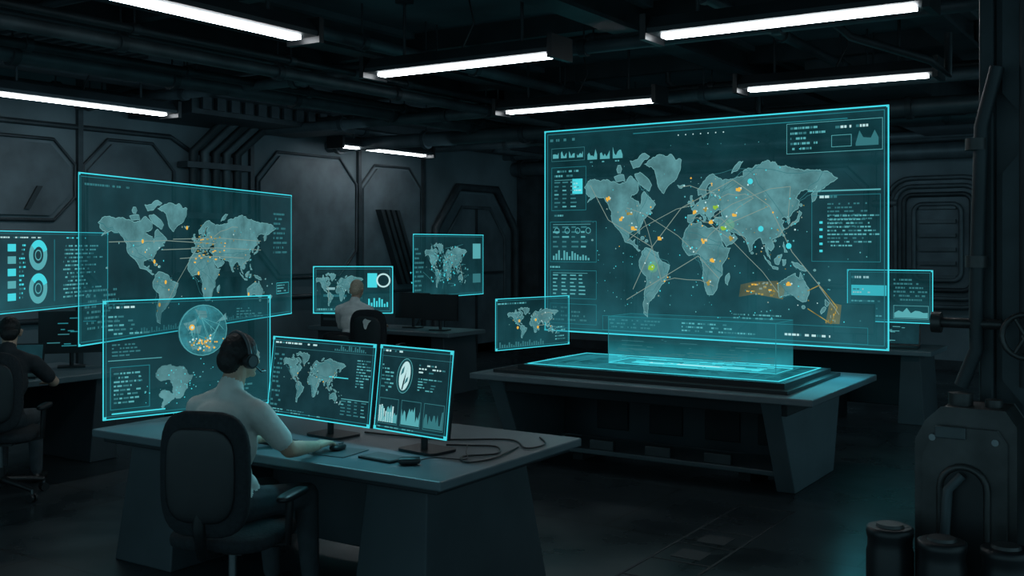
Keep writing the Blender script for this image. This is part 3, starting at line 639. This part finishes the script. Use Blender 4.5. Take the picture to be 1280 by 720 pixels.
def hand(wrist,f,side,name,parent,curl=.35,pal={}):
    V=Vector; f=f.normalized(); side=(side-f*side.dot(f)).normalized(); up=f.cross(side); 
    if up.z<0: up=-up
    pr=[]
    kn=[]
    for i,(s_,l) in enumerate(((.030,.088),(.010,.092),(-.010,.087),(-.028,.079))):
        k=wrist+f*l+side*s_+up*.004; kn.append(k)
        pr.append(('c',wrist+side*s_*.55+f*.012,k,.0155,.0115,'skin'))
    pr.append(('c',wrist-f*.03,wrist+f*.02,.024,.024,'skin'))
    for i,(k,L) in enumerate(zip(kn,(.070,.078,.072,.056))):
        sp=side*(.12-.08*i)
        ang=curl*.4; p=k
        for seg,(fr,r1,r2) in enumerate(((.45,.0095,.0085),(.3,.0085,.0078),(.25,.0078,.0068))):
            d=(f*math.cos(ang)-up*math.sin(ang)+sp).normalized(); q=p+d*L*fr; pr.append(('c',p,q,r1,r2,'skin')); p=q; ang+=curl
    t0=wrist+f*.022+side*.022-up*.004; t1=t0+(f*.75+side*.75-up*.15).normalized()*.042; t2=t1+(f*.95+side*.35-up*.2).normalized()*.032; t3=t2+(f*1+side*.05-up*.25).normalized()*.026
    pr+= [('c',t0,t1,.0155,.0115,'skin'),('c',t1,t2,.0110,.0095,'skin'),('c',t2,t3,.0095,.0078,'skin')]
    return fuse(pr,name,.0033,2,parent,pal)
def person(name,x,y,rz,lean=0.0,pal={},armR=None,armL=None,headset=False,turn=0,long_sleeve=False,sc=1.0):
    V=Vector; e=empty(name,(x,y,0),rz); e.scale=(sc,)*3
    piv=V((0,0,.56)); R=Matrix.Rotation(-lean,4,'X')
    def L(p): p=V(p); return piv+(R@(p-piv)) if p.z>.6 else p
    pr=[('e',V((0,-.01,.575)),(.175,.135,.105),'pants'),('e',L((0,-.01,.70)),(.152,.112,.13),'shirt'),('e',L((0,.0,.86)),(.172,.118,.17),'shirt'),
        ('e',L((0,-.01,.97)),(.180,.100,.10),'shirt'),('c',L((-.155,.01,1.015)),L((.155,.01,1.015)),.066,.066,'shirt'),
        ('c',L((-.13,.005,1.045)),L((-.02,.01,1.085)),.045,.05,'shirt'),('c',L((.13,.005,1.045)),L((.02,.01,1.085)),.045,.05,'shirt'),
        ('c',L((0,.01,1.05)),L((0,.018,1.115)),.068,.064,'shirt'),('c',L((0,.015,1.08)),L((0,.04,1.18)),.054,.052,'skin'),
        ('e',L((0,.06,.64)),(.14,.09,.09),'shirt'),('e',L((0,-.015,.62)),(.165,.125,.06),'shirt')]
    for sx in (-1,1):
        hip=V((sx*.09,.03,.565)); kn=V((sx*.125,.44,.535)); an=V((sx*.13,.47,.11)); 
        pr+= [('c',hip,kn,.088,.064,'pants'),('c',kn,V((sx*.128,.45,.33)),.063,.056,'pants'),('c',V((sx*.128,.45,.33)),an,.056,.046,'pants'),
              ('c',an+V((0,-.02,-.07)),an+V((sx*.02,.14,-.075)),.036,.034,'shoe'),('c',an,an+V((0,.02,-.05)),.036,.038,'shoe')]
        sh=L((sx*.195,.01,1.005)); A=armR if sx>0 else armL
        el=V(A[0]); wr=V(A[1]); d=(el-sh); fo=(wr-el)
        sl=sh+d*.68
        pr+= [('c',sh,sl,.064,.058,'shirt'),('c',sh+d*.6,el,.042,.041,'skin'),('c',el,el+fo*.35,.041,.040,'skin'),('c',el+fo*.35,wr,.039,.026,'skin')]
        if long_sleeve: pr+= [('c',sl,el,.050,.047,'shirt'),('c',el,wr-fo*.12,.047,.034,'shirt')]
    fuse(pr,'body',.010,3,e,pal)
    for sx,A in ((1,armR),(-1,armL)):
        el=V(A[0]);wr=V(A[1]); f=(wr-el); f.z=-.0; hand(wr,f,V((-sx,0,0)),'hand_right' if sx>0 else 'hand_left',e,.35,pal)
    h=empty('head_pivot',L((0,.04,1.17))); h.parent=e; h.rotation_euler=(-lean*.3,0,turn)
    hp=[('e',V((0,.035,.105)),(.073,.090,.092),'skin'),('e',V((0,.062,.045)),(.056,.062,.062),'skin'),('c',V((0,-.0,-.03)),V((0,.012,.05)),.052,.055,'skin'),
        ('e',V((0,.025,.116)),(.079,.096,.092),'hair'),('e',V((0,-.035,.075)),(.066,.050,.062),'hair'),
        ('e',V((0,.080,.085)),(.058,.052,.062),'skin'),
        ('c',V((0,.122,.085)),V((0,.143,.058)),.008,.012,'skin'),('c',V((-.03,.118,.103)),V((.03,.118,.103)),.010,.010,'skin'),
        ('c',V((-.018,.120,.030)),V((.018,.120,.030)),.006,.006,'lip'),('e',V((0,.108,.000)),(.022,.018,.016),'skin')]
    for sx in (-1,1):
        hp+= [('c',V((sx*.076,.022,.058)),V((sx*.084,.012,.092)),.010,.013,'skin'),('e',V((sx*.028,.126,.082)),(.011,.006,.006),'eyew')]
    fuse(hp,'head',.0055,2,h,pal)
    if headset:
        b=MB(); b.sweep([(.098*math.cos(a),.015,.085+.125*math.sin(a)) for a in [math.pi*i/18 for i in range(19)]],.009,'grey',8)
        for sx in (-1,1):
            b.cyl((sx*.082,.018,.075),(sx*.112,.018,.075),.036,'black',20); b.cyl((sx*.112,.018,.075),(sx*.116,.018,.075),.026,'grey',20)
        b.sweep([(.10,.03,.06),(.10,.08,.02),(.06,.14,.015),(.03,.15,.02)],.004,'black',6)
        b.obj('headset',parent=h)
    return e
chair(-3.79,3.44,.33)
person('seated_man_with_headset',-3.88,3.47,.06,.04,{},((.235,.19,.815),(.205,.42,DT+.047)),((-.25,.17,.82),(-.17,.42,DT+.05)),True,turn=-.12)
chair(-8.55,9.58,.25,low=True)
person('seated_man_in_white_shirt',-8.52,9.62,.25,.05,{'shirt':'shirtw','hair':'hairb'},((.24,.16,.80),(.19,.42,DT+.045)),((-.25,.17,.80),(-.17,.42,DT+.05)),False,turn=0,long_sleeve=True)
chair(-7.98,9.40,.35,True)
chair(-7.13,4.32,.75)
person('seated_man_in_vest',-7.15,4.34,.75,.28,{'shirt':'shirtdk'},((.30,.30,.82),(.22,.52,DT+.045)),((-.25,.28,.80),(-.17,.52,DT+.05)),False,turn=.2,sc=.95)
# ------------------------------------------------------------------ rear desks
def desk(name,x0,x1,y0,y1,h=.745):
    b=MB(); b.box(x0,x1,y0,y1,h-.05,h,'desk')
    if x1-x0>y1-y0:
        for a in (x0+.12,x1-.30): b.hexa([(a-.04,y0+.1,0),(a+.22,y0+.1,0),(a+.22,y1-.05,0),(a-.04,y1-.05,0),(a,y0+.06,h-.05),(a+.18,y0+.06,h-.05),(a+.18,y1-.05,h-.05),(a,y1-.05,h-.05)],'deskbody')
        b.box(x0+.3,x1-.3,y1-.14,y1-.1,.1,h-.05,'deskdark')
    else:
        for a in (y0+.12,y1-.30): b.hexa([(x0+.05,a-.04,0),(x1-.1,a-.04,0),(x1-.1,a+.22,0),(x0+.05,a+.22,0),(x0+.05,a,h-.05),(x1-.06,a,h-.05),(x1-.06,a+.18,h-.05),(x0+.05,a+.18,h-.05)],'deskbody')
        b.box(x0+.1,x0+.14,y0+.3,y1-.3,.1,h-.05,'deskdark')
    return b.obj(name,bevel=.008)
desk('wall_side_desk',-8.55,-7.55,3.9,5.75)
desk('console_desk',-9.65,-7.4,10.02,10.8)
desk('back_desk',-4.4,-2.2,10.9,11.7)
def dmon(x,y,z,w,h,rz,k='scr',lines=True,name='computer_monitor'):
    b=MB(); b.box(-w/2,w/2,0,.03,.12,.12+h,'black'); b.box(-w/2+.015,w/2-.015,-.003,0,.135,.105+h,k)
    if lines:
        for i in range(10):
            u=random.uniform(-w/2+.03,w/2-.15); v=random.uniform(.15,.08+h); b.box(u,u+random.uniform(.03,.12),-.005,-.003,v,v+.008,random.choice(['textdim','edge2','edge2']))
    b.cyl((0,.03,.01),(0,.03,.2),.018,'black',10); b.box(-.11,.11,-.06,.1,0,.012,'black')
    b.obj(name,(x,y,z+.001),rz)
D=.745
dmon(-7.78,10.35,D,.5,.32,.15,'deskdark',lines=False); dmon(-8.32,10.5,D,.5,.32,.1,'deskdark',lines=False)
dmon(-8.1,5.55,D,.52,.36,.95,'deskdark'); dmon(-3.0,11.1,D,.42,.32,.1,'grey',False)
b=MB(); b.box(-.2,.2,-.15,.15,0,.55,'black')
for i in range(6): b.box(-.16,.16,-.156,-.15,.08+i*.075,.11+i*.075,'textdim' if i in(1,4) else 'grey')
b.box(-.12,0,-.158,-.15,.47,.5,'white'); b.obj('server_unit',(-9.3,10.25,D+.001),.3)
def laptop(x,y,rz):
    b=MB(); b.box(-.18,.18,-.12,.12,0,.018,'black'); b.box(-.15,.15,-.04,.09,.018,.02,'grey')
    b.hexa([(-.18,.115,.018),(.18,.115,.018),(.18,.13,.018),(-.18,.13,.018),(-.18,.18,.25),(.18,.18,.25),(.18,.19,.25),(-.18,.19,.25)],'black')
    b.hexa([(-.165,.115,.035),(.165,.115,.035),(.165,.12,.035),(-.165,.12,.035),(-.165,.175,.24),(.165,.175,.24),(.165,.18,.24),(-.165,.18,.24)],'scr')
    for i in range(8):
        u=random.uniform(-.15,.05); t=random.uniform(.1,.85); y_=.113+.06*t; z_=.035+.2*t; b.box(u,u+random.uniform(.03,.1),y_-.001,y_,z_,z_+.006,'text')
    b.obj('laptop',(x,y,D+.001),rz)
laptop(-7.85,4.88,.75); laptop(-2.55,11.15,.1)
b=MB(); b.sweep([(0,0,0),(0,0,.02),(0,0,.42)],[.10,.13,.15],'black',20); b.obj('waste_bin',(-7.35,6.1,.0))
b=MB(); b.box(-.25,.25,-.2,.2,0,.35,'deskdark'); b.box(-.2,.2,-.21,-.2,.22,.3,'grey'); b.obj('storage_crate',(-3.4,11.2,0))
b=MB()
b.box(-2.66,-2.645,4.0,7.0,0,.003,'deskdark'); b.box(-2.29,-2.275,4.0,7.0,0,.003,'deskdark')
for i in range(9): b.box(-2.645,-2.29,4.1+i*.36,4.112+i*.36,0,.003,'deskdark')
for i in (1,2,4,5): b.box(-2.56,-2.38,4.18+i*.36,4.36+i*.36,0,.003,'deskdark')
b.obj('floor_access_hatch')
# ------------------------------------------------------------------ right foreground pillar and machine
b=MB()
b.box(-.78,.8,5.0,6.2,0,ZC,'deskbody'); 
for z0,z1 in ((.1,1.0),(1.12,2.2),(2.35,3.2)):
    b.prism([(-.70,z0+.1),(-.62,z0),(.6,z0),(.6,z1),(-.62,z1),(-.70,z1-.1)],'y',4.95,5.0,'trim')
b.box(-.80,-.74,4.93,5.02,0,ZC,'pipedk')
b.obj('structural_pillar',bevel=.01)
b=MB()
b.sweep([(-.72,4.88,2.55),(-.78,4.87,2.3),(-.80,4.87,1.6),(-.80,4.87,1.35),(-.86,4.87,1.19)],.03,'pipedk',12)
b.sweep([(-.60,4.88,3.6),(-.60,4.88,1.2)],.035,'pipedk',12)
for z in (2.2,1.7): b.cyl((-.80,4.87,z),(-.80,4.87,z+.05),.045,'rust',14)
b.cyl((-.98,4.87,1.46),(-.70,4.87,1.46),.022,'rust',12); b.cyl((-.98,4.87,1.46),(-.94,4.87,1.46),.045,'rust',14)
b.sweep([(-.60+.09*math.cos(a),4.80,1.42+.09*math.sin(a)) for a in [math.pi*i/10 for i in range(20)]],.012,'rust',8,True); b.cyl((-.60,4.8,1.42),(-.60,4.92,1.42),.015,'rust')
for i in range(3):
    a=i*2*math.pi/3; b.cyl((-.60,4.8,1.42),(-.60+.09*math.cos(a),4.8,1.42+.09*math.sin(a)),.008,'rust',6)
b.obj('valve_pipework')
b=MB()
out=[(-1.0,.0),(-1.0,.98),(-.96,1.06),(-.90,1.12),(-.66,1.12),(-.62,1.06),(-.62,0)]
b.prism(out,'y',4.66,4.92,'rust')
b.prism([(-.81+(p[0]+.81)*.82,.10+p[1]*.84) for p in out],'y',4.635,4.66,'rust')
ar=[(-.90,.35),(-.90,.78)]+[(-.81+.09*math.cos(a),.80+.09*math.sin(a)) for a in [math.pi-math.pi*i/10 for i in range(11)]]+[(-.72,.78),(-.72,.35)]
b.prism(ar,'y',4.625,4.636,'black'); b.sweep([(p[0],4.625,p[1]) for p in ar],.014,'rust',8,True)
b.sweep([(-.81,4.60,.86),(-.86,4.58,.80),(-.87,4.57,.62),(-.82,4.58,.48),(-.84,4.6,.36)],.02,'pipe',10)
for x,z in ((-.93,1.0),(-.69,1.0),(-.95,.2),(-.67,.2)): b.cyl((x,4.625,z),(x,4.64,z),.014,'chrome',10)
b.box(-.92,-.80,4.62,4.636,1.0,1.05,'grey'); b.cyl((-.85,4.8,1.12),(-.85,4.8,1.17),.05,'rust'); b.cyl((-.72,4.8,1.12),(-.72,4.8,1.15),.035,'rust')
b.obj('generator_cabinet',bevel=.012)
for x,y,h in ((-1.05,4.42,.66),(-.84,4.36,.65),(-.62,4.42,.64)):
    b=MB(); r=.092
    b.sweep([(0,0,0),(0,0,.02),(0,0,h-.10),(0,0,h-.08),(0,0,h-.05),(0,0,h-.03),(0,0,h-.005),(0,0,h)],[r*.9,r,r,r*.94,r*.94,r,r,r*.9],'black',28)
    b.sweep([(0,0,h),(0,0,h+.012)],[r*.6,r*.55],'rust',20); b.sweep([(0,0,.30),(0,0,.33)],[r*1.03,r*1.03],'rust',28)
    b.obj('gas_canister',(x,y,0))
# ------------------------------------------------------------------ lamps
def area(name,loc,sx,sy,power,col,rot):
    d=bpy.data.lights.new(name,'AREA'); d.shape='RECTANGLE'; d.size=sx; d.size_y=sy; d.energy=power; d.color=col
    o=bpy.data.objects.new(name,d); o.location=loc; o.rotation_euler=rot; S.collection.objects.link(o); return o
H=math.pi/2
area('wall_fill_light',(-7.9,8.5,2.9),9.0,.25,11,(.50,.82,1),(math.radians(72),0,H))       # added fill without a fixture, brightens the left wall
area('wall_fill_light',(-4.5,13.6,2.9),9.0,.25,12,(.50,.82,1),(math.radians(72),0,0))     # unseen fill added to lift the back wall
area('hologram_glow_fill',(-3.55,8.3,.975),2.9,.3,13,(.10,.80,1),(0,0,0))                   # added lamp, strengthens projector glow on table
area('monitor_glow_fill',(-3.75,4.12,1.27),1.2,.12,3.2,(.15,.80,1),(math.radians(-20),0,0)) # lamp added to carry screen glow onto desk
area('hologram_glow_fill',(-5.05,4.3,1.45),.12,.9,2.6,(.15,.80,1),(0,math.radians(25),0))  # separate lamp for the globe display's glow
# ------------------------------------------------------------------ world, camera
w=bpy.data.worlds.new('w'); S.world=w; w.use_nodes=True; bg=w.node_tree.nodes['Background']
bg.inputs[0].default_value=(.38,.74,.88,1); bg.inputs[1].default_value=.46
cd=bpy.data.cameras.new('cam'); cam=bpy.data.objects.new('camera',cd); S.collection.objects.link(cam)
cam.location=(0,0,1.8); cam.rotation_euler=(math.radians(90),0,math.radians(33))
cd.sensor_width=36; cd.lens=1324/1280*36; cd.shift_y=-55/1280; cd.clip_start=.05
S.camera=cam
